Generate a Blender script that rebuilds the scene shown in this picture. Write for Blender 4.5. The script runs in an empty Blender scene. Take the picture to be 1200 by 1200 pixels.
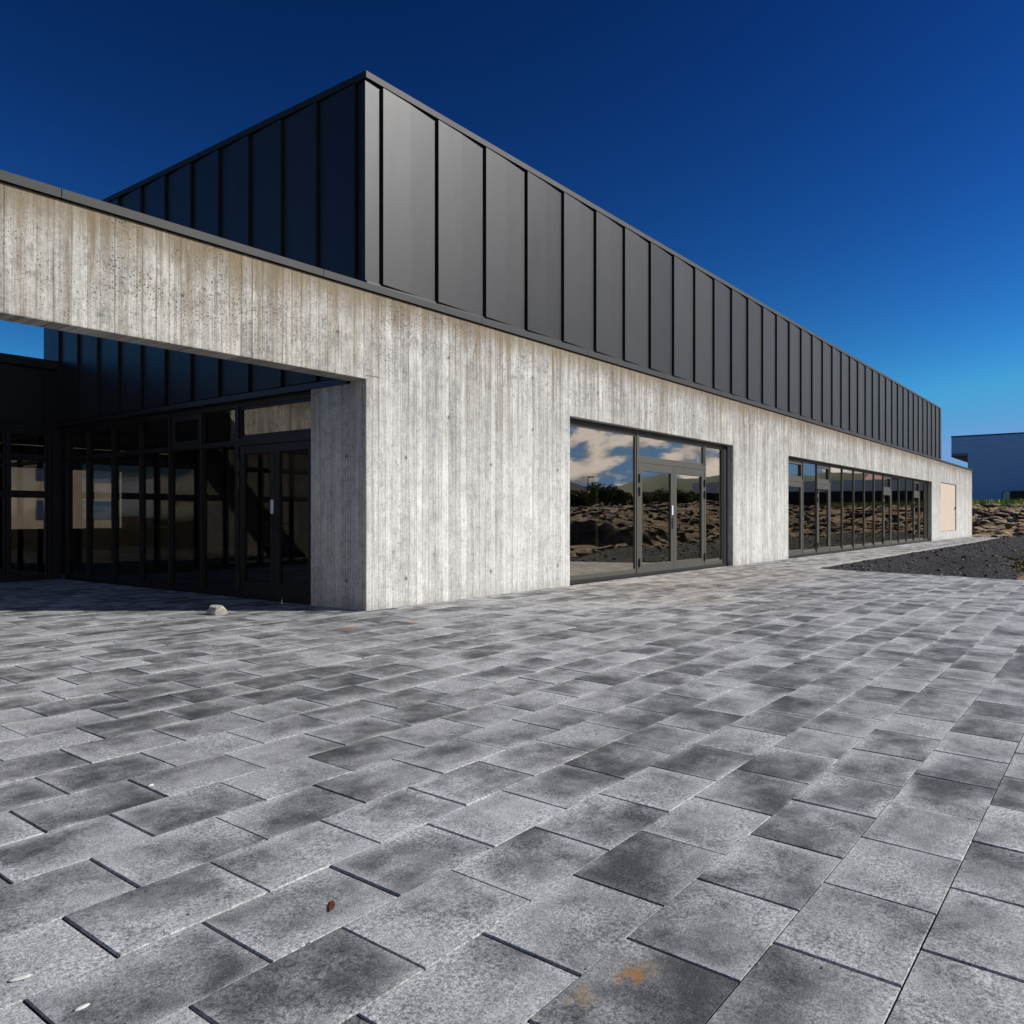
import bpy, bmesh, math, random
from mathutils import Vector, noise, Matrix
R = math.radians
random.seed(7)
S = bpy.context.scene
COL = S.collection

# ------------------------------------------------------------------ camera
YAW = math.atan2(721, 944)
cam_d = bpy.data.cameras.new('camera')
cam = bpy.data.objects.new('camera', cam_d); COL.objects.link(cam)
cam.location = (0, 0, 1.2)
cam.rotation_euler = (R(90), 0, YAW - R(90))
cam_d.sensor_width = 36; cam_d.lens = 36 * 944 / 1200
cam_d.shift_y = 6 / 1200
cam_d.clip_start = 0.05; cam_d.clip_end = 6000
S.camera = cam

# ------------------------------------------------------------------ node helpers
class NT:
    def __init__(s, tree):
        s.t = tree; s.n = tree.nodes; s.l = tree.links
    def put(s, sock, v):
        if v is None: return
        if isinstance(v, bpy.types.NodeSocket): s.l.new(v, sock)
        elif isinstance(v, (tuple, list)):
            if sock.type == 'RGBA' and len(v) == 3: v = (*v, 1)
            sock.default_value = v
        else:
            if sock.type == 'RGBA': v = (v, v, v, 1)
            if sock.type == 'VECTOR': v = (v, v, v)
            sock.default_value = v
    def m(s, op, a, b=None, c=None, clamp=False):
        n = s.n.new('ShaderNodeMath'); n.operation = op; n.use_clamp = clamp
        for i, v in enumerate((a, b, c)): s.put(n.inputs[i], v)
        return n.outputs[0]
    def vm(s, op, a, b=None):
        n = s.n.new('ShaderNodeVectorMath'); n.operation = op
        s.put(n.inputs[0], a)
        if b is not None: s.put(n.inputs[1], b)
        return n.outputs['Value'] if op in ('LENGTH', 'DOT_PRODUCT', 'DISTANCE') else n.outputs[0]
    def sep(s, v):
        n = s.n.new('ShaderNodeSeparateXYZ'); s.put(n.inputs[0], v); return n.outputs
    def com(s, x=0, y=0, z=0):
        n = s.n.new('ShaderNodeCombineXYZ')
        for i, v in enumerate((x, y, z)): s.put(n.inputs[i], v)
        return n.outputs[0]
    def noise(s, vec, scale=1, detail=4, rough=.55, dist=0):
        n = s.n.new('ShaderNodeTexNoise'); s.put(n.inputs['Vector'], vec)
        for k, v in (('Scale', scale), ('Detail', detail), ('Roughness', rough), ('Distortion', dist)): s.put(n.inputs[k], v)
        return n.outputs['Fac']
    def noise_c(s, vec, scale=1, detail=4):
        n = s.n.new('ShaderNodeTexNoise'); s.put(n.inputs['Vector'], vec)
        s.put(n.inputs['Scale'], scale); s.put(n.inputs['Detail'], detail)
        return n.outputs['Color']
    def white(s, w):
        n = s.n.new('ShaderNodeTexWhiteNoise'); n.noise_dimensions = '1D'; s.put(n.inputs['W'], w); return n.outputs['Value']
    def vor(s, vec, scale, feature='F1'):
        n = s.n.new('ShaderNodeTexVoronoi'); n.feature = feature; s.put(n.inputs['Vector'], vec); s.put(n.inputs['Scale'], scale)
        return n.outputs
    def sm(s, v, a, b, lo=0., hi=1.):
        n = s.n.new('ShaderNodeMapRange'); n.interpolation_type = 'SMOOTHSTEP'
        for k, x in (('Value', v), ('From Min', a), ('From Max', b), ('To Min', lo), ('To Max', hi)): s.put(n.inputs[k], x)
        return n.outputs[0]
    def lin(s, v, a, b, lo=0., hi=1.):
        n = s.n.new('ShaderNodeMapRange')
        for k, x in (('Value', v), ('From Min', a), ('From Max', b), ('To Min', lo), ('To Max', hi)): s.put(n.inputs[k], x)
        return n.outputs[0]
    def mix(s, f, a, b, mode='MIX'):
        n = s.n.new('ShaderNodeMix'); n.data_type = 'RGBA'; n.blend_type = mode
        s.put(n.inputs[0], f); s.put(n.inputs[6], a); s.put(n.inputs[7], b)
        return n.outputs[2]
    def geo(s): return s.n.new('ShaderNodeNewGeometry').outputs
    def bump(s, h, dist=.01, strength=1.):
        n = s.n.new('ShaderNodeBump'); s.put(n.inputs['Height'], h); s.put(n.inputs['Distance'], dist); s.put(n.inputs['Strength'], strength)
        return n.outputs[0]

def material(name):
    m = bpy.data.materials.new(name); m.use_nodes = True
    t = NT(m.node_tree); b = m.node_tree.nodes['Principled BSDF']
    return m, t, b

# ------------------------------------------------------------------ sky, sun, exposure
SUN_EL = 31.0
SUN_AZ = Vector((0.607, -0.795, 0))           # horizontal direction towards the sun
W = bpy.data.worlds.new('World'); S.world = W; W.use_nodes = True
wt = NT(W.node_tree); bg = W.node_tree.nodes['Background']
sky = wt.n.new('ShaderNodeTexSky'); sky.sky_type = 'NISHITA'; sky.sun_disc = False
sky.sun_elevation = R(SUN_EL); sky.sun_rotation = math.atan2(SUN_AZ.x, SUN_AZ.y)
sky.air_density = 1.0; sky.dust_density = 0.1; sky.ozone_density = 3.0; sky.altitude = 50
EXPO = .35; WS = .085
hsv = wt.n.new('ShaderNodeHueSaturation'); hsv.inputs['Saturation'].default_value = 1.25
hsv.inputs['Hue'].default_value = .505
wt.l.new(sky.outputs[0], hsv.inputs['Color'])
sr = wt.n.new('ShaderNodeSeparateColor'); wt.l.new(hsv.outputs[0], sr.inputs[0])
def grade(c, a, p, top):                          # deep polarised sky: a steeper response per channel
    return wt.m('MINIMUM', wt.m('MULTIPLY', wt.m('POWER', wt.m('MULTIPLY', c, WS), p), a / WS * 2 ** -EXPO), top / WS * 2 ** -EXPO)
cc = wt.n.new('ShaderNodeCombineColor')
for i_, (a_, p_, t_) in enumerate(((1.1, 1.78, .17), (2.7, 2.08, .35), (2.35, 2.2, .66))): wt.l.new(grade(sr.outputs[i_], a_, p_, t_), cc.inputs[i_])
# polarised grade fades overhead; brighter blue sky is added there to fill shade
dz0 = wt.sep(wt.n.new('ShaderNodeTexCoord').outputs['Generated'])[2]
skyc = wt.mix(wt.sm(dz0, .58, .86), cc.outputs[0], wt.mix(1.0, hsv.outputs[0], (.50, .78, .90), 'MULTIPLY'))
dirv = wt.n.new('ShaderNodeTexCoord').outputs['Generated']
dx, dy, dz = wt.sep(dirv)
az = wt.m('ARCTAN2', dy, dx)
cv = wt.com(wt.m('MULTIPLY', az, 10.5), wt.m('MULTIPLY', dz, 21.0), 8.6)
n1 = wt.noise(cv, 1.0, 9, .56, .3)
cv2 = wt.vm('ADD', cv, (0.12, 0.32, 0))
n2 = wt.noise(cv2, 1.0, 6, .56, .3)
cover = wt.sm(n1, .44, .515)
sector = wt.m('MULTIPLY', wt.sm(dy, -.04, -.30), wt.m('MULTIPLY', wt.sm(dz, -.01, .015), wt.sm(dz, .60, .26)))
shade = wt.sm(wt.m('SUBTRACT', n1, n2), -.15, .09)
cloudc = wt.mix(shade, (3.0, 2.9, 3.1), (11.5, 10.8, 10.2))
skyc2 = wt.mix(wt.m('MULTIPLY', wt.m('MULTIPLY', cover, sector), .95), skyc, cloudc)
wt.l.new(skyc2, bg.inputs['Color']); bg.inputs['Strength'].default_value = WS
sd = bpy.data.lights.new('sun', 'SUN'); sd.energy = 4.8; sd.angle = R(.53); sd.color = (1, .972, .925)
sun = bpy.data.objects.new('sun', sd); COL.objects.link(sun)
sv = Vector((SUN_AZ.x * math.cos(R(SUN_EL)), SUN_AZ.y * math.cos(R(SUN_EL)), math.sin(R(SUN_EL))))
sun.rotation_euler = sv.to_track_quat('Z', 'Y').to_euler(); sun.location = (20, -30, 40)
S.view_settings.view_transform = 'Standard'; S.view_settings.look = 'None'
S.view_settings.exposure = EXPO; S.view_settings.gamma = 1.0
S.cycles.max_bounces = 8; S.cycles.transparent_max_bounces = 12; S.cycles.glossy_bounces = 5
S.cycles.sample_clamp_indirect = 6

# ------------------------------------------------------------------ mesh helpers
class MB:
    def __init__(s): s.bm = bmesh.new()
    def box(s, x0, x1, y0, y1, z0, z1):
        v = [s.bm.verts.new((x, y, z)) for x in (x0, x1) for y in (y0, y1) for z in (z0, z1)]
        for f in ((0, 1, 3, 2), (4, 6, 7, 5), (0, 4, 5, 1), (2, 3, 7, 6), (0, 2, 6, 4), (1, 5, 7, 3)):
            s.bm.faces.new([v[i] for i in f])
        return s
    def quad(s, *p):
        s.bm.faces.new([s.bm.verts.new(q) for q in p]); return s
    def prism(s, pts, axis, a, b):
        """closed polygon pts (2-tuples) extruded along axis from a to b"""
        def P(p, h):
            if axis == 'z': return (p[0], p[1], h)
            if axis == 'y': return (p[0], h, p[1])
            return (h, p[0], p[1])
        lo = [s.bm.verts.new(P(p, a)) for p in pts]; hi = [s.bm.verts.new(P(p, b)) for p in pts]
        n = len(pts)
        for i in range(n):
            j = (i + 1) % n; s.bm.faces.new((lo[i], lo[j], hi[j], hi[i]))
        s.bm.faces.new(lo); s.bm.faces.new(hi[::-1]); return s
    def tube(s, pts, r, seg=8):
        pts = [Vector(p) for p in pts]
        rs = r if isinstance(r, (list, tuple)) else [r] * len(pts)
        rings = []
        for i, p in enumerate(pts):
            d = (pts[min(i + 1, len(pts) - 1)] - pts[max(i - 1, 0)]).normalized()
            u = d.orthogonal().normalized(); w = d.cross(u)
            rings.append([s.bm.verts.new(p + (u * math.cos(2 * math.pi * k / seg) + w * math.sin(2 * math.pi * k / seg)) * rs[i]) for k in range(seg)])
        for a, b in zip(rings, rings[1:]):
            for k in range(seg): s.bm.faces.new((a[k], a[(k + 1) % seg], b[(k + 1) % seg], b[k]))
        s.bm.faces.new(rings[0][::-1]); s.bm.faces.new(rings[-1]); return s
    def build(s, name, mat, parent=None, bevel=0, smooth=False):
        bmesh.ops.recalc_face_normals(s.bm, faces=s.bm.faces)
        if bevel:
            es = [e for e in s.bm.edges if len(e.link_faces) == 2 and e.calc_face_angle(0) > .5]
            bmesh.ops.bevel(s.bm, geom=es, offset=bevel, segments=2, affect='EDGES', profile=.6, clamp_overlap=True)
        me = bpy.data.meshes.new(name); s.bm.to_mesh(me); s.bm.free()
        if smooth:
            for p in me.polygons: p.use_smooth = True
        o = bpy.data.objects.new(name, me); COL.objects.link(o)
        if mat: me.materials.append(mat)
        if parent: o.parent = parent
        return o

def tag(o, label=None, cat=None, group=None, kind=None):
    if label: o['label'] = label
    if cat: o['category'] = cat
    if group: o['group'] = group
    if kind: o['kind'] = kind
    return o
def thing(name, label, cat, loc=(0, 0, 0), rz=0, group=None):
    o = bpy.data.objects.new(name, None); COL.objects.link(o); o.empty_display_size = .2
    o.location = loc; o.rotation_euler = (0, 0, rz)
    return tag(o, label, cat, group)
def copy_tree(o, parent=None):
    c = o.copy(); COL.objects.link(c)
    if parent: c.parent = parent
    for ch in list(o.children): copy_tree(ch, c)
    return c

FY = 7.733                   # facade plane
CX = 7.052                   # courtyard side plane of the pier
SL = .02                     # fall of the paving away from the facade
def gz(y): return min(0., SL * (y - FY))

# ------------------------------------------------------------------ materials
def mat_concrete():
    m, t, b = material('board_formed_concrete')
    g = t.geo(); x, y, z = t.sep(g['Position']); nx, ny, nz = t.sep(g['True Normal'])
    side = t.m('GREATER_THAN', t.m('ABSOLUTE', nx), .6)
    u = t.m('ADD', t.m('MULTIPLY', x, t.m('SUBTRACT', 1, side)), t.m('MULTIPLY', t.m('ADD', y, 3.3), side))
    warp = t.m('MULTIPLY', t.m('SUBTRACT', t.noise(t.com(u, 0, 4), 2.2, 2), .5), .16)
    bu = t.m('DIVIDE', t.m('ADD', u, warp), .137)
    idx = t.m('FLOOR', bu); fr = t.m('FRACT', bu)
    r1 = t.white(idx); r2 = t.white(t.m('ADD', idx, 91.3)); r3 = t.white(t.m('ADD', idx, 407.7))
    edge = t.m('MINIMUM', fr, t.m('SUBTRACT', 1, fr))
    wob = t.noise(t.com(t.m('MULTIPLY', u, 3), 0, t.m('MULTIPLY', z, 2.3)), 3, 3)
    gw = t.m('MULTIPLY_ADD', wob, .075, .012)
    groove = t.m('MULTIPLY', t.m('SUBTRACT', 1, t.sm(edge, 0., gw)), t.sm(r3, .05, .8, .15, 1))
    # wood grain printed into the face
    grain = t.noise(t.com(t.m('MULTIPLY', u, 46), t.m('MULTIPLY', idx, 3.1), t.m('MULTIPLY', z, .75)), 1, 6, .62)
    fine = t.sm(t.noise(t.com(t.m('MULTIPLY', u, 62), t.m('MULTIPLY', idx, 1.7), t.m('MULTIPLY', z, 1.1)), 1, 5, .7), .36, .64)
    pv = t.com(u, 0, z)
    mott = t.noise(pv, 2.3, 7, .62)
    mott2 = t.noise(t.com(t.m('MULTIPLY', u, 2.2), t.m('MULTIPLY', idx, .6), t.m('MULTIPLY', z, .42)), 3.1, 6, .66)
    blot = t.noise(t.com(t.m('MULTIPLY', u, 1.7), 3, z), 8, 5, .7, .6)
    tone = t.m('ADD', .355, t.m('MULTIPLY', t.m('SUBTRACT', r1, .5), .13))
    tone = t.m('ADD', tone, t.m('MULTIPLY', t.m('SUBTRACT', mott, .5), .34))
    tone = t.m('ADD', tone, t.m('MULTIPLY', t.m('SUBTRACT', mott2, .5), .26))
    tone = t.m('ADD', tone, t.m('MULTIPLY', t.m('SUBTRACT', grain, .5), .26))
    tone = t.m('ADD', tone, t.m('MULTIPLY', t.m('SUBTRACT', fine, .5), .065))
    sand = t.sm(t.noise(pv, 30, 6, .78), .32, .66)
    tone = t.m('MAXIMUM', t.m('ADD', tone, t.m('MULTIPLY', t.m('SUBTRACT', sand, .5), .13)), .06)
    iso = t.noise(pv, 5.2, 6, .7, .4); iso2 = t.noise(t.vm('ADD', pv, (31, 0, 17)), 13, 5, .7, .5)
    tone = t.m('ADD', tone, t.m('MULTIPLY', t.m('SUBTRACT', iso, .5), .30)); tone = t.m('ADD', tone, t.m('MULTIPLY', t.m('SUBTRACT', iso2, .5), .24))
    streak = t.noise(t.com(t.m('MULTIPLY', u, 26), 5, t.m('MULTIPLY', z, .28)), 1, 4, .6)
    tone = t.m('MULTIPLY', tone, t.sm(streak, .37, .47, .80, 1.04))
    # the header over the courtyard and the top of the wall are older, yellower and darker pours
    hdr = t.m('MULTIPLY', t.sm(x, 7.33, 7.27), t.sm(z, 2.9, 2.98))
    top = t.sm(z, 2.6, 4.1)
    tone = t.m('SUBTRACT', tone, t.m('MULTIPLY', hdr, .03))
    low = t.sm(t.m('ADD', z, t.m('MULTIPLY', t.m('SUBTRACT', mott, .5), 1.6)), 2.9, 1.5)
    tone = t.m('ADD', tone, t.m('MULTIPLY', low, .085))
    tone = t.m('MULTIPLY', tone, t.m('SUBTRACT', 1, t.m('MULTIPLY', groove, .34)))
    col = t.mix(1.0, t.mix(t.m('ADD', t.m('MULTIPLY', hdr, .55), t.m('MULTIPLY', r2, .4)), (1.01, 1.0, .965), (1.02, .975, .87)), tone, 'MULTIPLY')
    # run-off stains that hang from the coping
    st = t.noise(t.com(t.m('MULTIPLY', u, 7.5), 11, t.m('MULTIPLY', z, .35)), 1, 5, .6)
    jst = t.m('MULTIPLY', t.m('SUBTRACT', 1, t.sm(t.m('ADD', edge, t.m('MULTIPLY', t.m('SUBTRACT', wob, .5), .2)), .02, .17)), t.m('GREATER_THAN', r2, .5))
    stl = t.m('MULTIPLY', t.m('MAXIMUM', t.sm(st, .47, .66), t.m('MULTIPLY', jst, t.sm(t.noise(t.com(t.m('MULTIPLY', u, 3), t.m('MULTIPLY', idx, 5.3), t.m('MULTIPLY', z, .9)), 1, 4), .42, .62))), t.m('MULTIPLY_ADD', t.sm(t.m('ADD', z, t.m('MULTIPLY', t.m('SUBTRACT', t.noise(t.com(t.m('MULTIPLY', u, 5.3), 2, 0), 1, 3), .5), 4.2)), 1.6, 3.9), .80, .16))
    col = t.mix(t.m('MULTIPLY', stl, .78), col, (.165, .125, .072))
    lip = t.m('MULTIPLY', t.sm(t.m('ADD', z, t.m('MULTIPLY', st, .5)), 3.86, 4.36), .85)
    col = t.mix(lip, col, (.15, .11, .06))
    splash = t.m('MULTIPLY', t.sm(t.m('ADD', z, t.m('MULTIPLY', t.m('SUBTRACT', mott2, .5), .5)), .20, -.02), t.sm(iso, .35, .6))
    col = t.mix(t.m('MULTIPLY', splash, .45), col, (.15, .135, .115))
    dk = t.m('MAXIMUM', t.sm(blot, .52, .63), t.m('MULTIPLY', t.sm(iso2, .55, .68), t.m('ADD', t.m('MULTIPLY', hdr, .5), .35)))
    col = t.mix(t.m('MULTIPLY', dk, t.m('MULTIPLY_ADD', top, .38, .30)), col, (.145, .13, .105))
    wh = t.sm(t.noise(t.com(t.m('MULTIPLY', u, 5), 21, t.m('MULTIPLY', z, .7)), 2, 5, .65), .56, .72)
    col = t.mix(t.m('MULTIPLY', wh, .25), col, (.50, .49, .48))
    # air holes
    vo = t.vor(pv, 34)
    dens = t.m('MULTIPLY', t.sm(t.noise(pv, 1.1, 4), .30, .62), t.m('MULTIPLY_ADD', top, .5, .5))
    rad = t.m('MULTIPLY', dens, .36)
    pore = t.sm(t.m('SUBTRACT', rad, vo['Distance']), -.02, .05)
    pore = t.m('MULTIPLY', pore, t.m('GREATER_THAN', t.sep(vo['Color'])[0], .45))
    vo2 = t.vor(pv, 80)
    pore2 = t.m('MULTIPLY', t.sm(t.m('SUBTRACT', t.m('MULTIPLY', dens, .36), vo2['Distance']), -.02, .05), t.m('GREATER_THAN', t.sep(vo2['Color'])[0], .5))
    pore = t.m('MAXIMUM', pore, t.m('MULTIPLY', pore2, .8))
    # formwork tie holes: rows at z .37, 2.0 and 3.48, and the offset row at 2.63
    def ties(u0, step, zs):
        du = t.m('MULTIPLY', t.m('SUBTRACT', t.m('FRACT', t.m('ADD', t.m('DIVIDE', t.m('SUBTRACT', u, u0), step), .5)), .5), step)
        out = None
        for zz in zs:
            d = t.vm('LENGTH', t.com(du, t.m('SUBTRACT', z, zz), 0))
            out = d if out is None else t.m('MINIMUM', out, d)
        return out
    td = t.m('MINIMUM', ties(7.77, 1.82, (.37, 2.0)), ties(8.63, 2.05, (2.63, 3.48)))
    hole = t.m('MULTIPLY', t.sm(td, .021, .014), .8); ring = t.m('MULTIPLY', t.sm(td, .05, .028), .35)
    col = t.mix(ring, col, (.16, .14, .10))
    col = t.mix(t.m('MAXIMUM', hole, t.m('MULTIPLY', pore, .85)), col, (.06, .055, .05))
    # hairline construction joint at the header's end
    jn = t.m('MULTIPLY', t.m('MULTIPLY', t.sm(t.m('ABSOLUTE', t.m('SUBTRACT', z, t.m('MULTIPLY_ADD', mott, .05, 2.985))), .012, .003), t.m('MULTIPLY', t.sm(x, 7.32, 7.30), t.sm(x, 7.03, 7.05))), 1)
    col = t.mix(t.m('MULTIPLY', jn, .75), col, (.07, .06, .05))
    t.l.new(col, b.inputs['Base Color'])
    b.inputs['Roughness'].default_value = .88; b.inputs['Specular IOR Level'].default_value = .3
    h = t.m('ADD', t.m('MULTIPLY', r1, .5), t.m('MULTIPLY', grain, .45))
    h = t.m('ADD', h, t.m('MULTIPLY', mott, .5))
    h = t.m('SUBTRACT', h, t.m('MULTIPLY', groove, .5))
    h = t.m('SUBTRACT', h, t.m('MULTIPLY', t.m('MAXIMUM', pore, hole), 1.0))
    h = t.m('ADD', h, t.m('MULTIPLY', blot, .35))
    t.l.new(t.bump(h, .010, .9), b.inputs['Normal'])
    return m

def mat_metal(name, col, rough=.4, metallic=.0, spec=.5, var=.15, dent=0.):
    m, t, b = material(name)
    g = t.geo()
    n = t.noise(g['Position'], 1.7, 5)
    f = t.noise(g['Position'], 240, 2)
    c = t.mix(t.m('MULTIPLY', n, 1.), tuple(k * (1 - var) for k in col), tuple(k * (1 + var) for k in col))
    t.l.new(c, b.inputs['Base Color'])
    b.inputs['Metallic'].default_value = metallic; b.inputs['Specular IOR Level'].default_value = spec
    t.l.new(t.m('ADD', rough - .06, t.m('MULTIPLY', t.m('ADD', n, f), .06)), b.inputs['Roughness'])
    h = t.m('MULTIPLY', f, .0003)
    if dent:
        rv = g['Random Per Island']
        c = t.mix(1.0, c, t.m('MULTIPLY_ADD', rv, .35, .82), 'MULTIPLY'); t.l.new(c, b.inputs['Base Color'])
        t.l.new(t.m('ADD', rough - .08, t.m('ADD', t.m('MULTIPLY', t.m('ADD', n, f), .06), t.m('MULTIPLY', rv, .05))), b.inputs['Roughness'])
    if dent: h = t.m('ADD', h, t.m('MULTIPLY', t.noise(t.vm('MULTIPLY', g['Position'], (1, 1, .45)), 1.3, 2), dent))
    t.l.new(t.bump(h, 1., .8), b.inputs['Normal'])
    return m

def mat_glass(name, ior, tint, refl, trans_mul=1.0):
    m, t, b = material(name)
    m.node_tree.nodes.remove(b)
    out = m.node_tree.nodes['Material Output']
    g = t.geo()
    cosi = t.m('ABSOLUTE', t.vm('DOT_PRODUCT', g['Incoming'], g['Normal']))
    fre = t.m('MULTIPLY_ADD', t.m('POWER', t.m('SUBTRACT', 1, cosi), 5), 1 - ior, ior)      # both faces of a coated sheet
    gl = t.n.new('ShaderNodeBsdfGlossy'); gl.inputs['Roughness'].default_value = .0; t.put(gl.inputs['Color'], refl)
    tr = t.n.new('ShaderNodeBsdfTransparent'); t.put(tr.inputs['Color'], tint)
    w = t.noise(g['Position'], .9, 2)
    nb = t.bump(w, .004, .25)
    t.l.new(nb, gl.inputs['Normal'])
    mx = t.n.new('ShaderNodeMixShader')
    t.l.new(fre, mx.inputs[0]); t.l.new(tr.outputs[0], mx.inputs[1]); t.l.new(gl.outputs[0], mx.inputs[2])
    t.l.new(mx.outputs[0], out.inputs['Surface'])
    return m

def mat_paver():
    m, t, b = material('concrete_pavers')
    g = t.geo(); P = g['Position']; x, y, z = t.sep(P)
    at = t.n.new('ShaderNodeAttribute'); at.attribute_name = 'tone'
    r, gch, bch = t.sep(at.outputs['Vector'])          # random, random, warm amount
    uvn = t.n.new('ShaderNodeUVMap'); uvn.uv_map = 'local'
    lu, lv, _ = t.sep(uvn.outputs[0])
    off = t.com(t.m('MULTIPLY', r, 37), t.m('MULTIPLY', gch, 53), 0)
    pv = t.vm('ADD', P, off)
    cloud = t.noise(t.vm('MULTIPLY', pv, (1.0, 1.25, 1)), 3.3, 4, .55)
    cloud2 = t.noise(pv, 11, 5, .62)
    speck = t.noise(P, 150, 3, .7)
    speck2 = t.noise(P, 64, 5, .74)
    # pigment runs from one end of a slab to the other
    ang = t.m('MULTIPLY', gch, 6.28)
    grad = t.m('ADD', t.m('MULTIPLY', t.m('SUBTRACT', lu, .5), t.m('COSINE', ang)), t.m('MULTIPLY', t.m('SUBTRACT', lv, .5), t.m('SINE', ang)))
    v = t.m('ADD', t.m('MULTIPLY', t.m('SUBTRACT', cloud, .5), 1.9), t.m('MULTIPLY', grad, .50))
    v = t.m('ADD', v, t.m('MULTIPLY', t.m('SUBTRACT', cloud2, .5), 1.0))
    v = t.m('ADD', v, t.m('MULTIPLY', t.m('SUBTRACT', r, .5), .60))
    e = t.m('MINIMUM', t.m('MINIMUM', lu, t.m('SUBTRACT', 1, lu)), t.m('MULTIPLY', t.m('MINIMUM', lv, t.m('SUBTRACT', 1, lv)), .72))
    rim = t.m('MULTIPLY', t.sm(t.m('ADD', e, t.m('MULTIPLY', t.m('SUBTRACT', cloud2, .5), .22)), .15, -.02), t.sm(t.noise(pv, 2.6, 2), .38, .6))
    v = t.m('ADD', v, t.m('MULTIPLY', rim, .62))
    f = t.sm(v, -.74, .74)
    col = t.mix(f, (.050, .051, .053), (.356, .354, .350))
    col = t.mix(t.m('MULTIPLY', bch, .75), col, t.mix(f, (.075, .065, .055), (.37, .325, .275)))
    sp = t.sm(speck, .36, .64, .64, 1.30)
    sp = t.m('MULTIPLY', sp, t.mix(t.sm(t.noise(P, 5, 3), .35, .65), t.sm(speck2, .33, .66, .86, 1.10), t.sm(speck2, .36, .60, .48, 1.46)))
    col = t.mix(1.0, col, sp, 'MULTIPLY')
    wv = t.vor(P, 95)
    grit = t.m('MULTIPLY', t.sm(wv['Distance'], .22, .10), t.m('GREATER_THAN', t.sep(wv['Color'])[0], .86))
    col = t.mix(t.m('MULTIPLY', grit, .55), col, (.42, .42, .42))
    gritd = t.m('MULTIPLY', t.sm(wv['Distance'], .30, .12), t.m('LESS_THAN', t.sep(wv['Color'])[0], .16))
    col = t.mix(t.m('MULTIPLY', gritd, .6), col, (.02, .02, .022))
    # rust spots, and dusty patches with a shape of their own
    nz_ = t.vm('SUBTRACT', t.noise_c(P, 26, 4), (.5, .5, .5))
    def spot(cx, cy, rad, strength, colr, stretch=(1, 1, 0)):
        d = t.vm('MULTIPLY', t.vm('SUBTRACT', P, (cx, cy, 0)), stretch)
        d = t.vm('LENGTH', t.vm('ADD', d, t.vm('MULTIPLY', nz_, (rad * 2.4, rad * 2.4, 0))))
        return t.m('MULTIPLY', t.sm(d, rad, rad * .12), strength), colr
    for s in (spot(2.065, 1.15, .062, .8, (.36, .15, .035)), spot(2.11, 1.135, .075, .35, (.25, .16, .06)), spot(1.885, 1.20, .066, .55, (.27, .18, .06)),
              spot(5.93, 6.80, .16, .8, (.30, .15, .04)), spot(6.72, 6.55, .14, .6, (.28, .16, .06)), spot(11.3, 4.9, .35, .3, (.25, .18, .08))):
        col = t.mix(s[0], col, s[1])
    for s in (spot(3.6, 9.2, .55, .55, (.30, .29, .28)), spot(3.0, 8.6, .5, .35, (.22, .21, .20))):
        col = t.mix(t.m('MULTIPLY', s[0], t.sm(speck2, .42, .6)), col, s[1])
    damp = t.sm(t.noise(P, .35, 3), .35, .65, .88, 1.10)
    col = t.mix(1.0, col, damp, 'MULTIPLY')
    t.l.new(col, b.inputs['Base Color'])
    t.l.new(t.m('MULTIPLY_ADD', speck2, .25, .60), b.inputs['Roughness']); b.inputs['Specular IOR Level'].default_value = .35
    h = t.m('ADD', t.m('MULTIPLY', speck, .7), t.m('MULTIPLY', cloud2, .6))
    t.l.new(t.bump(h, .0028, .75), b.inputs['Normal'])
    return m

def mat_simple(name, c1, c2, scale=8, rough=.9, bump=.01, detail=6, stretch=(1, 1, 1), spec=.3):
    m, t, b = material(name)
    P = t.vm('MULTIPLY', t.geo()['Position'], stretch)
    n = t.noise(P, scale, detail, .62)
    t.l.new(t.mix(t.sm(n, .3, .7), c1, c2), b.inputs['Base Color'])
    b.inputs['Roughness'].default_value = rough; b.inputs['Specular IOR Level'].default_value = spec
    if bump: t.l.new(t.bump(n, bump, .8), b.inputs['Normal'])
    return m

def mat_lava():
    m, t, b = material('lava_ground')
    g = t.geo(); P = g['Position']; nz = t.sep(g['True Normal'])[2]
    n = t.noise(P, .55, 7, .62); n2 = t.noise(P, 3.2, 7, .66)
    f = t.m('ADD', t.m('MULTIPLY', nz, .75), t.m('MULTIPLY', t.m('ADD', n, n2), .5))
    moss = t.sm(f, .86, 1.22)
    rock = t.mix(n2, (.022, .02, .019), (.15, .125, .105))
    mc = t.mix(t.sm(n, .35, .65), (.22, .135, .065), (.35, .265, .155))
    mc = t.mix(t.sm(t.noise(P, .9, 4), .58, .72), mc, (.11, .115, .03))
    t.l.new(t.mix(moss, rock, mc), b.inputs['Base Color'])
    b.inputs['Roughness'].default_value = .95; b.inputs['Specular IOR Level'].default_value = .2
    t.l.new(t.bump(t.m('ADD', n, n2), .25, .8), b.inputs['Normal'])
    return m

def mat_gravel(name='dark_gravel', c1=(.010, .010, .011), c2=(.055, .052, .052)):
    m, t, b = material(name)
    P = t.geo()['Position']
    v = t.vor(P, 16); v2 = t.vor(P, 42)
    r = t.sep(v['Color'])[0]; r2 = t.sep(v2['Color'])[1]
    c = t.mix(t.m('MULTIPLY', r, r2), c1, c2)
    c = t.mix(t.m('MULTIPLY', t.m('GREATER_THAN', r2, .93), .7), c, (.16, .13, .125))
    t.l.new(c, b.inputs['Base Color']); b.inputs['Roughness'].default_value = .9
    h = t.m('ADD', t.m('MULTIPLY', v['Distance'], -.8), t.m('MULTIPLY', v2['Distance'], -.4))
    t.l.new(t.bump(h, .03, .9), b.inputs['Normal'])
    return m

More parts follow.
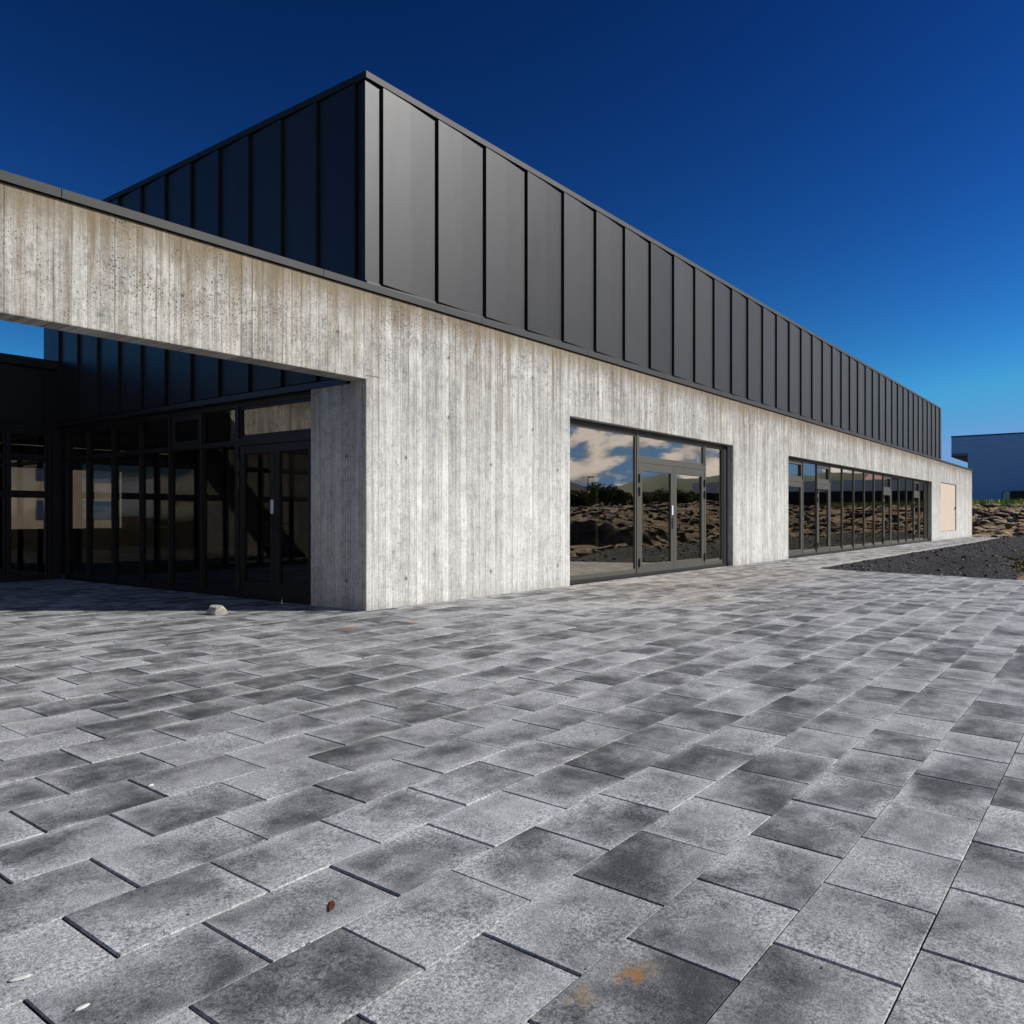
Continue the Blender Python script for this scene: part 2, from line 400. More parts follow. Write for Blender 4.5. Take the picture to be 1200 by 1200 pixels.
def mat_leaf(name, c1, c2, c3, scale=1.2):
    m, t, b = material(name)
    P = t.geo()['Position']
    r = t.geo()['Random Per Island']
    n = t.noise(P, scale, 3)
    c = t.mix(t.sm(n, .35, .65), c1, c2); c = t.mix(t.m('MULTIPLY', r, .6), c, c3)
    t.l.new(c, b.inputs['Base Color']); b.inputs['Roughness'].default_value = .7; b.inputs['Specular IOR Level'].default_value = .25
    return m

M = {}
M['concrete'] = mat_concrete()
M['clad'] = mat_metal('black_cladding', (.017, .0175, .019), .44, .10, .30, .12, .006)
M['coping'] = mat_metal('dark_coping', (.011, .011, .011), .6, .0, .32, .08)
M['frame'] = mat_metal('bronze_frame', (.062, .058, .047), .45, .15, .4, .08)
M['frame_dark'] = mat_metal('black_frame', (.012, .012, .014), .45, .1, .4, .08)
M['steel'] = mat_metal('brushed_steel', (.55, .55, .56), .3, 1., .5, .05)
M['hinge'] = mat_metal('black_hinge', (.012, .012, .013), .4, .2, .5, .05)
M['glass'] = mat_glass('coated_glass', .34, (.50, .64, .64), (1.0, .86, .76))
M['glass_court'] = mat_glass('courtyard_glass', .14, (.42, .43, .43), (.95, .9, .82))
M['paver'] = mat_paver()
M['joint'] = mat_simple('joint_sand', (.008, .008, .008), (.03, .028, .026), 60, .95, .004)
M['kerb'] = mat_simple('kerb_concrete', (.20, .195, .185), (.36, .35, .33), 9, .9, .003)
M['gravel'] = mat_gravel()
M['lava'] = mat_lava()
M['ply'] = mat_simple('plywood', (.43, .34, .265), (.53, .43, .345), 3, .75, .002, 7, (6, 6, .6))
M['plaster'] = mat_simple('interior_paint', (.16, .155, .15), (.20, .195, .185), 1.5, .9, 0)
M['floor_in'] = mat_simple('interior_floor', (.12, .115, .11), (.18, .17, .16), 3, .5, 0)
M['wood'] = mat_simple('interior_wood', (.32, .15, .07), (.44, .23, .12), 4, .6, .001, 6, (.5, 6, 6))
M['cream'] = mat_simple('cream_sheet', (.62, .58, .38), (.72, .68, .48), 4, .7, .002, 4, (6, 6, .3))
M['stone'] = mat_simple('field_stone', (.20, .185, .16), (.42, .40, .36), 22, .95, .012, 7)
M['roofing'] = mat_simple('roof_felt', (.03, .03, .03), (.05, .05, .05), 2, .95, .003)
M['bluewall'] = mat_simple('blue_siding', (.15, .33, .60), (.17, .36, .64), .8, .55, 0)
M['blueshade'] = mat_simple('blue_siding_shade', (.06, .13, .25), (.07, .15, .28), .8, .6, 0)  # core is darker than the boards: shade painted into their open joints
M['navy'] = mat_simple('navy_trim', (.02, .035, .08), (.025, .04, .09), 2, .6, 0)
M['grass'] = mat_leaf('grass_blades', (.09, .17, .012), (.16, .26, .02), (.20, .25, .04))
M['shrub'] = mat_leaf('shrub_leaves', (.035, .062, .012), (.085, .12, .02), (.13, .13, .035))
M['bark'] = mat_simple('shrub_bark', (.05, .04, .03), (.09, .07, .05), 10, .9, .01)
M['hill'] = mat_simple('hill_grass', (.022, .045, .010), (.055, .085, .02), .012, .95, 0, 7)
M['plain'] = mat_simple('heath', (.07, .06, .035), (.13, .10, .06), .03, .95, 0, 6)
M['moss'] = mat_leaf('moss_clumps', (.10, .11, .012), (.17, .13, .03), (.14, .10, .04), 2)
M['darkwall'] = mat_simple('dark_shed_wall', (.014, .013, .014), (.026, .024, .025), .6, .7, 0)
M['palefascia'] = mat_simple('pale_fascia', (.46, .50, .56), (.54, .58, .64), .6, .6, 0)
M['redroof'] = mat_simple('red_roof', (.30, .030, .012), (.38, .045, .018), 3, .6, 0)
M['housewall'] = mat_simple('house_wall', (.20, .16, .13), (.28, .23, .19), 2, .85, 0)
M['dryleaf'] = mat_simple('dry_leaf', (.16, .05, .015), (.27, .09, .025), 40, .7, .001)
M['chip'] = mat_simple('white_chip', (.42, .42, .40), (.55, .54, .52), 60, .8, .001)
M['sticker'] = mat_simple('pale_plate', (.5, .55, .68), (.66, .68, .74), 20, .4, 0)
M['rubber'] = mat_simple('black_rubber', (.012, .012, .012), (.02, .02, .02), 20, .7, 0)
M['beige'] = mat_simple('apartment_render', (.34, .25, .18), (.42, .32, .23), 1.2, .9, 0)

# ------------------------------------------------------------------ ground sheet, paving
mb = MB(); N_ = 72
for i in range(N_):
    a0, a1 = 2 * math.pi * i / N_, 2 * math.pi * (i + 1) / N_
    mb.bm.faces.new([mb.bm.verts.new(p) for p in ((0, 0, -1.2), (3500 * math.cos(a0), 3500 * math.sin(a0), -1.2), (3500 * math.cos(a1), 3500 * math.sin(a1), -1.2))])
tag(mb.build('ground', M['plain']), 'brown heath plain reaching the horizon', 'ground', kind='structure')

PX, PYp = .526, .3735
PX0, PY0 = .401, .139 - .3735 * 20       # joint phase along X, first row line
XE, YP = 19.86, 6.13                      # paving's far edge; path edge
def pavers():
    bm = bmesh.new(); uvl = bm.loops.layers.uv.new('local'); cl = bm.loops.layers.float_color.new('tone')
    rng = random.Random(3)
    regions = [(-5.2, XE, -5.0, FY - .008), (-1.0, CX + .06, FY - .008, 16.4), (11.83, 19.13, FY - .008, FY + .06), (XE, 56.0, YP + .07, FY - .008), (23.25, 44.5, FY - .008, FY + .06)]
    warm_rng = random.Random(9)
    for ri, (x0, x1, y0, y1) in enumerate(regions):
        j0 = int(math.floor((y0 - PY0) / PYp)) - 1
        j1 = int(math.ceil((y1 - PY0) / PYp)) + 1
        for j in range(j0, j1):
            ya, yb = PY0 + j * PYp, PY0 + (j + 1) * PYp
            ya, yb = max(ya, y0), min(yb, y1)
            if yb - ya < .04: continue
            ph = PX0 + (PX / 2 if (j - 20) % 2 == 0 else 0) + rng.uniform(-.006, .006)
            i0 = int(math.floor((x0 - ph) / PX)); i1 = int(math.ceil((x1 - ph) / PX))
            for i in range(i0, i1):
                xa, xb = ph + i * PX, ph + (i + 1) * PX
                xa, xb = max(xa, x0), min(xb, x1)
                if xb - xa < .04: continue
                if ri == 1 and (yb > 7.72 and xb > CX + .07): continue
                gx = .0046 + rng.uniform(-.0016, .0016); gy = .0020 + rng.uniform(-.0008, .0012)
                a, b_, c_, d_ = xa + gx, xb - gx, ya + gy, yb - gy
                zc = rng.uniform(-.0018, .0018); tx, ty = rng.uniform(-.004, .004), rng.uniform(-.005, .005)
                def Z(x, y, dz=0): return gz(y) + zc + tx * (x - (xa + xb) / 2) + ty * (y - (ya + yb) / 2) + dz
                ch = .0022 + rng.uniform(0, .0014); cy = .0007 + rng.uniform(0, .0010)
                top = [bm.verts.new((x, y, Z(x, y))) for x, y in ((a + ch, c_ + cy), (b_ - ch, c_ + cy), (b_ - ch, d_ - cy), (a + ch, d_ - cy))]
                mid = [bm.verts.new((x, y, Z(x, y, -.0035))) for x, y in ((a, c_), (b_, c_), (b_, d_), (a, d_))]
                bot = [bm.verts.new((x, y, Z(x, y, -.05))) for x, y in ((a, c_), (b_, c_), (b_, d_), (a, d_))]
                fs = [bm.faces.new(top)]
                for k in range(4):
                    q = (k + 1) % 4
                    fs.append(bm.faces.new((mid[k], mid[q], top[q], top[k]))); fs.append(bm.faces.new((bot[k], bot[q], mid[q], mid[k])))
                xm, ym = (xa + xb) / 2, (ya + yb) / 2
                wd = noise.noise((xm * .45, ym * .6, 2.2)) * .5
                warm = max(0., min(1., min((xm - 10.2) / 2.2, (20.6 - xm) / 1.5, (ym - 4.5) / 1.0) + wd)) * (.5 + .5 * rng.random())
                if ri in (3, 4): warm = .45 * rng.random()
                t_ = (rng.random(), rng.random(), warm, 1)
                for f in fs:
                    for l in f.loops:
                        l[cl] = t_
                        l[uvl].uv = ((l.vert.co.x - xa) / PX, (l.vert.co.y - ya) / PYp)
    me = bpy.data.meshes.new('paving'); bm.to_mesh(me); bm.free()
    o = bpy.data.objects.new('paving', me); COL.objects.link(o); me.materials.append(M['paver'])
    return tag(o, 'grey mottled rectangular concrete pavers laid in running bond', 'paving', kind='structure')
pavers()
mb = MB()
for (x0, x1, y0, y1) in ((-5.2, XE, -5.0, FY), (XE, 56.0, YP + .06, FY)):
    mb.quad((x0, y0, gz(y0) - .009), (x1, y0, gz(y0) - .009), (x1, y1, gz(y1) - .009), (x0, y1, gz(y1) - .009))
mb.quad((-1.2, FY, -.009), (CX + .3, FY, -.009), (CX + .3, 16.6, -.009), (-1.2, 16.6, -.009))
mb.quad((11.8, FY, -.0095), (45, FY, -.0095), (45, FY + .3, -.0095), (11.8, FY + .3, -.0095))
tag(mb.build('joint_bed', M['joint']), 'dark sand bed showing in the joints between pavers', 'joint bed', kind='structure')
mb = MB()
x = XE + .01
while x < 56.0:                                       # kerb stones along the path
    e = min(x + .998, 56.0); z = gz(YP)
    mb.box(x, e - .006, YP - .02, YP + .06, -.35, z + .006 + random.uniform(-.003, .003)); x += 1.0
mb.box(56.0, 56.1, YP - .05, FY, -.35, gz(YP) + .014)
tag(mb.build('kerb', M['kerb'], bevel=.006), 'pale narrow kerb edging the path beside the building', 'kerb', kind='structure')

# ------------------------------------------------------------------ lava terrain with gravel berm
def sstep(a, b, v):
    if a == b: return float(v > a)
    t = max(0., min(1., (v - a) / (b - a))); return t * t * (3 - 2 * t)
def fbm(p, o=4):
    s, a, q = 0., .5, Vector(p)
    for _ in range(o):
        s += a * noise.noise(q); q = q * 2.03 + Vector((7.1, 3.3, 1.7)); a *= .5
    return s
def ridg(p, o=4):
    s, a, q = 0., .5, Vector(p)
    for _ in range(o):
        s += a * (1 - 2 * abs(noise.noise(q))); q = q * 2.1 + Vector((5.1, 1.3, 9.7)); a *= .5
    return s
def gravel_amount(x, y):
    """1 on the black gravel berm beside the path, 0 in the lava field"""
    e = 2.1 + .6 * noise.noise((x * .22, y * .3, 5.)) - .02 * (x - 20) 
    a = sstep(e - .9, e + .5, y)
    return a * (1 - sstep(55.0, 59.5, x + .8 * noise.noise((y * .4, 3, 1))))
def terrain_z(x, y):
    base = gz(min(y, YP))
    far = sstep(56.5, 79, x + 3 * noise.noise((x * .05, y * .08, 0))) * 2.12
    k_ = sstep(31, 41, x); fld = sstep(.2, -3.2, y) * (1 - k_) + sstep(2.0, -11, y) * k_
    edge = 29.2 + 2.0 * noise.noise((y * .18, 1.5, 0)) + .5 * noise.noise((y * .9, 1.5, 4))
    step = sstep(edge, edge + .7, x) * 1.15 * fld
    rise = sstep(31, 66, x) * 1.35 * fld
    left = sstep(19.9, 24, x) * .12 * fld
    h = max(far, step + rise) + left
    g = gravel_amount(x, y)
    rough = (.26 * (ridg((x * .33, y * .33, .5), 4)) + .30 * fbm((x * 1.1, y * 1.1, 2), 4))
    amp = (1 - .75 * sstep(74, 79, x)) * sstep(20.2, 23, x) * (1 - g) * (.55 + .45 * sstep(26, 34, x))
    berm = g * (.24 * sstep(.2, 1.6, YP - y) * sstep(XE + .1, XE + 3.5, x) * (1 + noise.noise((x * .3, y * .6, 8))) + .035 * fbm((x * 2.2, y * 2.2, 3), 3))
    return base - .035 + h + amp * (rough - .02) + berm
def axis(a, b, fine0, fine1, f, gfac):
    out = [fine0]; 
    while out[-1] < fine1: out.append(out[-1] + f)
    s = f
    while out[-1] < b: s = min(s * gfac, 9); out.append(out[-1] + s)
    lo = [fine0]; s = f
    while lo[-1] > a: s = min(s * gfac, 9); lo.append(lo[-1] - s)
    return lo[:0:-1] + out
xs = [XE + .002] + axis(XE + .2, 300, XE + .2, 84, .30, 1.10)
ys = axis(-190, 150, -24, 6.0, .22, 1.09)
def terrain():
    bm = bmesh.new(); gr = {}
    gl = bm.verts.layers.float.new('gravel')
    ysl = sorted(set(ys + [YP - .045]))
    for i, x in enumerate(xs):
        for j, y in enumerate(ysl):
            z = terrain_z(x, y)
            gr[i, j] = bm.verts.new((x, y, z))
    for v in bm.verts: v[gl] = gravel_amount(v.co.x, v.co.y) if v.co.x < 60 else 0.
    for i in range(len(xs) - 1):
        for j in range(len(ysl) - 1):
            if ysl[j + 1] > YP - .04 and xs[i + 1] < 56.3 : continue
            if ysl[j] > FY - .6 and xs[i] < 57.4: continue
            bm.faces.new((gr[i, j], gr[i + 1, j], gr[i + 1, j + 1], gr[i, j + 1]))
    bmesh.ops.delete(bm, geom=[v for v in bm.verts if not v.link_faces], context='VERTS')
    me = bpy.data.meshes.new('lava_terrain'); bm.to_mesh(me); bm.free()
    for p in me.polygons: p.use_smooth = True
    o = bpy.data.objects.new('lava_terrain', me); COL.objects.link(o)
    m = M['lava']; t = NT(m.node_tree); b = m.node_tree.nodes['Principled BSDF']
    src = b.inputs['Base Color'].links[0].from_socket
    at = t.n.new('ShaderNodeAttribute'); at.attribute_name = 'gravel'
    P = t.geo()['Position']; v = t.vor(P, 16); v2 = t.vor(P, 45)
    r = t.sep(v['Color'])[0]; r2 = t.sep(v2['Color'])[1]
    c = t.mix(t.m('MULTIPLY', r, r2), (.012, .012, .013), (.060, .057, .056))
    c = t.mix(t.m('MULTIPLY', t.m('GREATER_THAN', r2, .92), .7), c, (.15, .125, .12))
    fac = t.sm(t.m('ADD', at.outputs['Fac'], t.m('MULTIPLY', t.m('SUBTRACT', t.noise(P, 3, 5), .5), .6)), .40, .60)
    t.l.new(t.mix(fac, src, c), b.inputs['Base Color'])
    me.materials.append(m)
    return tag(o, 'black gravel berm and rough brown lava field with moss', 'lava field', kind='structure')
terrain()

ICO = {}
def rock_bm(bm, c, r, rng, sub=1, flat=.65):
    if sub not in ICO:
        tb = bmesh.new(); bmesh.ops.create_icosphere(tb, subdivisions=sub, radius=1); tb.verts.index_update()
        ICO[sub] = ([v.co.copy() for v in tb.verts], [[v.index for v in f.verts] for f in tb.faces]); tb.free()
    s = Vector((rng.uniform(.7, 1.35), rng.uniform(.7, 1.35), rng.uniform(.5, 1.) * flat)) * r
    rot = Matrix.Rotation(rng.uniform(0, 6.28), 3, 'Z') @ Matrix.Rotation(rng.uniform(-.4, .4), 3, 'X')
    sd_ = Vector((rng.uniform(0, 99), rng.uniform(0, 99), rng.uniform(0, 99)))
    vs = []
    for p in ICO[sub][0]:
        k = 1 + .55 * noise.noise(p * 1.3 + sd_) + .25 * noise.noise(p * 3.1 + sd_)
        q = p * k; q = Vector((q.x * s.x, q.y * s.y, q.z * s.z))
        vs.append(bm.verts.new(rot @ q + Vector(c)))
    for f in ICO[sub][1]: bm.faces.new([vs[i] for i in f])
rng = random.Random(21)
bm = bmesh.new()
for _ in range(2600):                                  # rocks of the lava bank beyond the path and of the field's edge
    x = rng.uniform(56.5, 80); y = rng.uniform(-14, 16)
    if x < 59 and y > FY - 1: continue
    r = rng.choice((.08, .12, .18, .25, .42)) * rng.uniform(.7, 1.3)
    rock_bm(bm, (x, y, terrain_z(x, y) + r * .10), r, rng, 2 if r > .2 else 1, .42)
for _ in range(1300):
    x = rng.uniform(21, 56); y = rng.uniform(-22, 2.6)
    if gravel_amount(x, y) > .4: continue
    r = rng.choice((.06, .1, .15, .22, .34)) * rng.uniform(.7, 1.3)
    rock_bm(bm, (x, y, terrain_z(x, y) + r * .1), r, rng, 2 if r > .2 else 1)
mbk = MB(); mbk.bm.free(); mbk.bm = bm
tag(mbk.build('lava_rocks', M['lava']), 'loose dark and mossy lava rocks covering the bank', 'rocks', kind='stuff')
bm = bmesh.new()
n = 0
while n < 2600:                                        # stones on the gravel
    x = XE + .1 + (36 * rng.random() ** 1.7); y = rng.uniform(1.2, YP - .08)
    if gravel_amount(x, y) < .45: continue
    r = .009 + .045 * rng.random() ** 6 + .0004 * (x - 20)
    rock_bm(bm, (x, y, terrain_z(x, y) + r * .3), r, rng, 1, .9); n += 1
mbk = MB(); mbk.bm.free(); mbk.bm = bm
def mat_stones():
    m, t, b = material('gravel_stones')
    r = t.geo()['Random Per Island']
    c = t.mix(t.sm(r, .0, .8), (.012, .012, .013), (.06, .056, .056))
    c = t.mix(t.sm(r, .86, .95), c, (.17, .135, .125))
    t.l.new(c, b.inputs['Base Color']); b.inputs['Roughness'].default_value = .85
    return m
M['stones'] = mat_stones()
tag(mbk.build('gravel_stones', M['stones']), 'loose black and grey stones lying on the gravel berm', 'gravel', kind='stuff')
bm = bmesh.new()
for (cx_, cy_, rr, cnt) in ((24.6, 2.1, .8, 900), (22.6, 1.75, .6, 500), (27.5, 2.0, .8, 200), (48, 3.9, 1.1, 260), (52, 3.4, 1.4, 260), (33, 1.4, 1.5, 300)):
    for _ in range(cnt):                               # moss tufts
        a = rng.uniform(0, 6.28); d = rr * math.sqrt(rng.random())
        x, y = cx_ + d * math.cos(a) * 1.6, cy_ + d * math.sin(a) * .8
        z = terrain_z(x, y) - .01; h = rng.uniform(.012, .05); w = rng.uniform(.02, .05); q = rng.uniform(0, 6.28)
        ux, uy = math.cos(q) * w, math.sin(q) * w
        bm.faces.new([bm.verts.new(p) for p in ((x - ux, y - uy, z), (x + ux, y + uy, z), (x + ux * .4 + uy, y + uy * .4 - ux, z + h), (x - ux * .5 + uy, y - uy * .5 - ux, z + h * .9))])
mbk = MB(); mbk.bm.free(); mbk.bm = bm
tag(mbk.build('moss_tufts', M['moss']), 'yellow green moss and grass tufts at the edge of the gravel', 'moss', kind='stuff')
bm = bmesh.new()
for _ in range(9000):                                  # grass strip before the blue building
    x = rng.uniform(79, 90); y = rng.uniform(-8, 22)
    z = terrain_z(x, y) - .03; h = rng.uniform(.4, .85); w = rng.uniform(.04, .09); q = rng.uniform(0, 6.28)
    ux, uy = math.cos(q) * w, math.sin(q) * w; lx, ly = rng.uniform(-.2, .2), rng.uniform(-.2, .2)
    bm.faces.new([bm.verts.new(p) for p in ((x - ux, y - uy, z), (x + ux, y + uy, z), (x + lx, y + ly, z + h))])
mbk = MB(); mbk.bm.free(); mbk.bm = bm
tag(mbk.build('grass_strip', M['grass']), 'strip of bright green grass along the foot of the blue building', 'grass', kind='stuff')

# ------------------------------------------------------------------ the main building
B = thing('building', 'long low building of board marked concrete with a black metal clad upper storey', 'building', (CX, FY, 0))
def part(mb, name, mat, parent=None, label=None, bevel=0, smooth=False):
    """child of the building; geometry is given in world space"""
    o = mb.build(name, mat, None, bevel, smooth)
    p = parent or B
    o.parent = p; o.matrix_parent_inverse = Matrix.Identity(4)
    off = Vector(world_of(p)); o.data.transform(Matrix.Translation(-off)); 
    if label: o['label'] = label
    return o
def world_of(p):
    v = Vector(p.location)
    while p.parent: p = p.parent; v += Vector(p.location)
    return v

ZT, ZS = 4.10, 2.965          # top of concrete, underside of the openings
def concrete():
    bm = bmesh.new()
    xs_ = [-4.0, CX, 11.795, 19.12, 23.209, 44.57, 47.1, 51.75, 57.6]; zs_ = [-.4, .44, ZS, 3.03, ZT]
    solid = {}
    for i in range(len(xs_) - 1):
        for j in range(len(zs_) - 1):
            xm = (xs_[i] + xs_[i + 1]) / 2; zm = (zs_[j] + zs_[j + 1]) / 2
            hole = zm < ZS and (xm < CX or 11.795 < xm < 19.12 or 23.209 < xm < 44.57)
            if 47.1 < xm < 51.75 and .44 < zm < 3.03: hole = True
            solid[i, j] = not hole
    y0, y1 = FY, FY + .30
    vc = {}
    def V(i, j, y):
        k = (i, j, y)
        if k not in vc: vc[k] = bm.verts.new((xs_[i], y, zs_[j]))
        return vc[k]
    for (i, j), s in solid.items():
        if not s: continue
        bm.faces.new((V(i, j, y0), V(i + 1, j, y0), V(i + 1, j + 1, y0), V(i, j + 1, y0)))
        bm.faces.new((V(i, j, y1), V(i, j + 1, y1), V(i + 1, j + 1, y1), V(i + 1, j, y1)))
        for (di, dj, a, b_) in ((-1, 0, (i, j), (i, j + 1)), (1, 0, (i + 1, j + 1), (i + 1, j)), (0, -1, (i + 1, j), (i, j)), (0, 1, (i, j + 1), (i + 1, j + 1))):
            if not solid.get((i + di, j + dj), False):
                bm.faces.new((V(*a, y0), V(*b_, y0), V(*b_, y1), V(*a, y1)))
    bmesh.ops.recalc_face_normals(bm, faces=bm.faces)
    es = [e for e in bm.edges if len(e.link_faces) == 2 and e.calc_face_angle(0) > .5]
    bmesh.ops.bevel(bm, geom=es, offset=.012, segments=2, affect='EDGES', profile=.5, clamp_overlap=True)
    m = MB(); m.bm.free(); m.bm = bm
    m.box(CX, CX + .30, FY + .30, 8.83, -.4, 2.94)                 # return of the pier along the courtyard
    m.box(57.30, 57.6, FY + .30, 22.0, -.4, ZT)                    # end wall
    m.box(47.1, 51.75, FY + .12, FY + .30, .44, 3.03)              # back of the boarded recess
    part(m, 'concrete_wall', M['concrete'])
concrete()
# copings
mb = MB(); x = -4.0
while x < 57.6:
    e = min(x + 3.0 + (1.335 if x < 0 else 0), 57.62)
    mb.prism([(FY - .035, ZT + .003), (FY + .34, ZT + .003), (FY + .34, ZT + .095), (FY - .035, ZT + .088)], 'x', x + .004, e - .004); x = e
mb.box(57.27, 57.64, FY + .345, 22.0, ZT + .003, ZT + .09)
part(mb, 'wall_coping', M['coping'])

# upper storey: folded cladding sheets
BX0, BX1, BZ0, BZ1, BY1 = 7.037, 46.87, ZT + .125, 6.80, 17.15
OFF = .046
def clad_profile(a, b, first, pitch, gap):
    """sheets as lists of (position, outward offset): each sheet stands proud at its near edge and dips to an open joint at its far edge"""
    sheets = []; s0 = first - pitch
    o = lambda p, st: OFF * (1 - (p - st) / pitch)
    while s0 < b - .06:
        lo, hi = max(s0, a), min(s0 + pitch - gap, b)
        md = s0 + pitch * .5
        sheets.append([(lo, o(lo, s0)), (md, o(md, s0) + .0035), (hi, o(hi, s0))] if md > lo + .05 else [(lo, o(lo, s0)), (hi, o(hi, s0))]); s0 += pitch
    return sheets
def clad_wall(mb, sheets, f, z0, z1, depth=-.022):
    for pts in sheets:
        zl, zh = z0 + .006, z1 - .010; n = len(pts)
        ring = lambda z, back: [mb.bm.verts.new(f(p, depth if back else o, z)) for p, o in pts]
        fl, fh, bl, bh = ring(zl, 0), ring(zh, 0), ring(zl, 1), ring(zh, 1)
        for i in range(n - 1):
            mb.bm.faces.new((fl[i], fl[i + 1], fh[i + 1], fh[i])); mb.bm.faces.new((bl[i + 1], bl[i], bh[i], bh[i + 1]))
            mb.bm.faces.new((bl[i], bl[i + 1], fl[i + 1], fl[i])); mb.bm.faces.new((fh[i], fh[i + 1], bh[i + 1], bh[i]))
        mb.bm.faces.new((bl[0], fl[0], fh[0], bh[0])); mb.bm.faces.new((fl[-1], bl[-1], bh[-1], fh[-1]))
prof = clad_profile(BX0, BX1, 7.32, 1.06, .012)
profL = clad_profile(FY + .004, BY1, 7.92, .766, .018)
fr_ = lambda a, o, z: (a, FY + .012 - o, z)
fl_ = lambda a, o, z: (BX0 + .030 - o, a, z)
mb = MB(); clad_wall(mb, prof, fr_, BZ0, BZ1)
ZL = 3.03
clad_wall(mb, profL, fl_, ZL, BZ1)
cladding = part(mb, 'cladding', M['clad'], label='black folded metal sheets with vertical shadow seams')
mb = MB()
# box core behind the sheets, cap and foot flashing
mb.box(BX0 + .054, BX1 - .02, FY + .036, BY1 - .02, ZT + .10, BZ1 + .03)
mb.box(BX0 + .054, BX0 + .30, FY + .36, BY1 - .02, 2.96, ZT + .10)
part(mb, 'upper_wall', M['hinge'])
mb = MB(); x = BX0 + .029 - OFF
while x < BX1:
    e = min(x + 3.18, BX1 + .02)
    mb.box(x + .002, e - .002, FY + .012 - OFF - .001, FY + .25, BZ1 + .004, BZ1 + .088); x = e
mb.box(BX1 - .25, BX1 + .02, FY + .252, BY1, BZ1 + .004, BZ1 + .088)
y = FY + .252
while y < BY1:
    e = min(y + 3.0, BY1 + .02)
    mb.box(BX0 + .029 - OFF, BX0 + .27, y + .002, e - .002, BZ1 + .004, BZ1 + .088); y = e
part(mb, 'roof_edge', M['coping'])
mb = MB(); mb.box(BX0 + .03, BX1, FY - .004, FY + .0355, ZT + .099, BZ0 + .004)
mb.box(BX0 - .02, BX0 + .20, 8.06, 16.4, 2.935, ZL - .012)
part(mb, 'foot_flashing', M['hinge'])
mb = MB(); mb.box(BX1 - .019, BX1, FY + .05, BY1 - .02, BZ0, BZ1)      # end wall sheet
mb.box(BX0 + .30, BX1 - .02, BY1 - .019, BY1, ZT + .1, BZ1)
part(mb, 'end_cladding', M['clad'])
# roofs
mb = MB()
mb.box(BX0 + .28, BX1 - .26, FY + .26, BY1 - .03, BZ1 + .031, BZ1 + .045)
mb.box(46.9, 57.28, FY + .31, 22.0, 3.90, 3.96)
mb.box(-4, 7.05, 16.75, 26, 4.05, 4.11)
part(mb, 'roof', M['roofing'])

# ---- glazing builders (window or door = part, pane / handle / hinge = sub-parts), in the plane of the facade or the courtyard side
class Plane:
    """maps (along, depth, height) to world: 'x' = facade looking -Y, 'y' = courtyard side looking -X"""
    def __init__(s, kind, base): s.k = kind; s.b = base
    def box(s, mb, a0, a1, d0, d1, z0, z1):
        if s.k == 'x': mb.box(a0, a1, s.b + d0, s.b + d1, z0, z1)
        else: mb.box(s.b + d0, s.b + d1, a0, a1, z0, z1)
    def tube(s, mb, pts, r, seg=8):
        mb.tube([((a, s.b + d, z) if s.k == 'x' else (s.b + d, a, z)) for a, d, z in pts], r, seg)
def ring(pl, mb, a0, a1, z0, z1, w, d0, d1, wb=None, wt_=None):
    wb = wb or w; wt_ = wt_ or w
    pl.box(mb, a0, a0 + w, d0, d1, z0, z1); pl.box(mb, a1 - w, a1, d0, d1, z0, z1)
    pl.box(mb, a0 + w + .0005, a1 - w - .0005, d0, d1, z0, z0 + wb); pl.box(mb, a0 + w + .0005, a1 - w - .0005, d0, d1, z1 - wt_, z1)
def pane(pl, parent, a0, a1, z0, z1, d, mat):
    mb = MB(); pl.box(mb, a0, a1, d, d + .008, z0, z1)
    # slight float of each sheet, so neighbouring reflections do not line up
    bmesh.ops.rotate(mb.bm, verts=mb.bm.verts, cent=mb.bm.verts[:][0].co, matrix=Matrix.Rotation(random.uniform(-.0016, .0016), 3, 'Z') @ Matrix.Rotation(random.uniform(-.0016, .0016), 3, 'X' if pl.k == 'x' else 'Y'))
    return part(mb, 'pane', mat, parent)
def light(pl, a0, a1, z0, z1, fm, gm, w=.04, d0=.0, wb=None, gd=.022):
    mb = MB(); ring(pl, mb, a0, a1, z0, z1, w, d0, d0 + .09, wb)
    f = part(mb, 'window', fm, bevel=.003)
    pane(pl, f, a0 + w - .006, a1 - w + .006, z0 + (wb or w) - .006, z1 - w + .006, d0 + gd, gm)
    return f
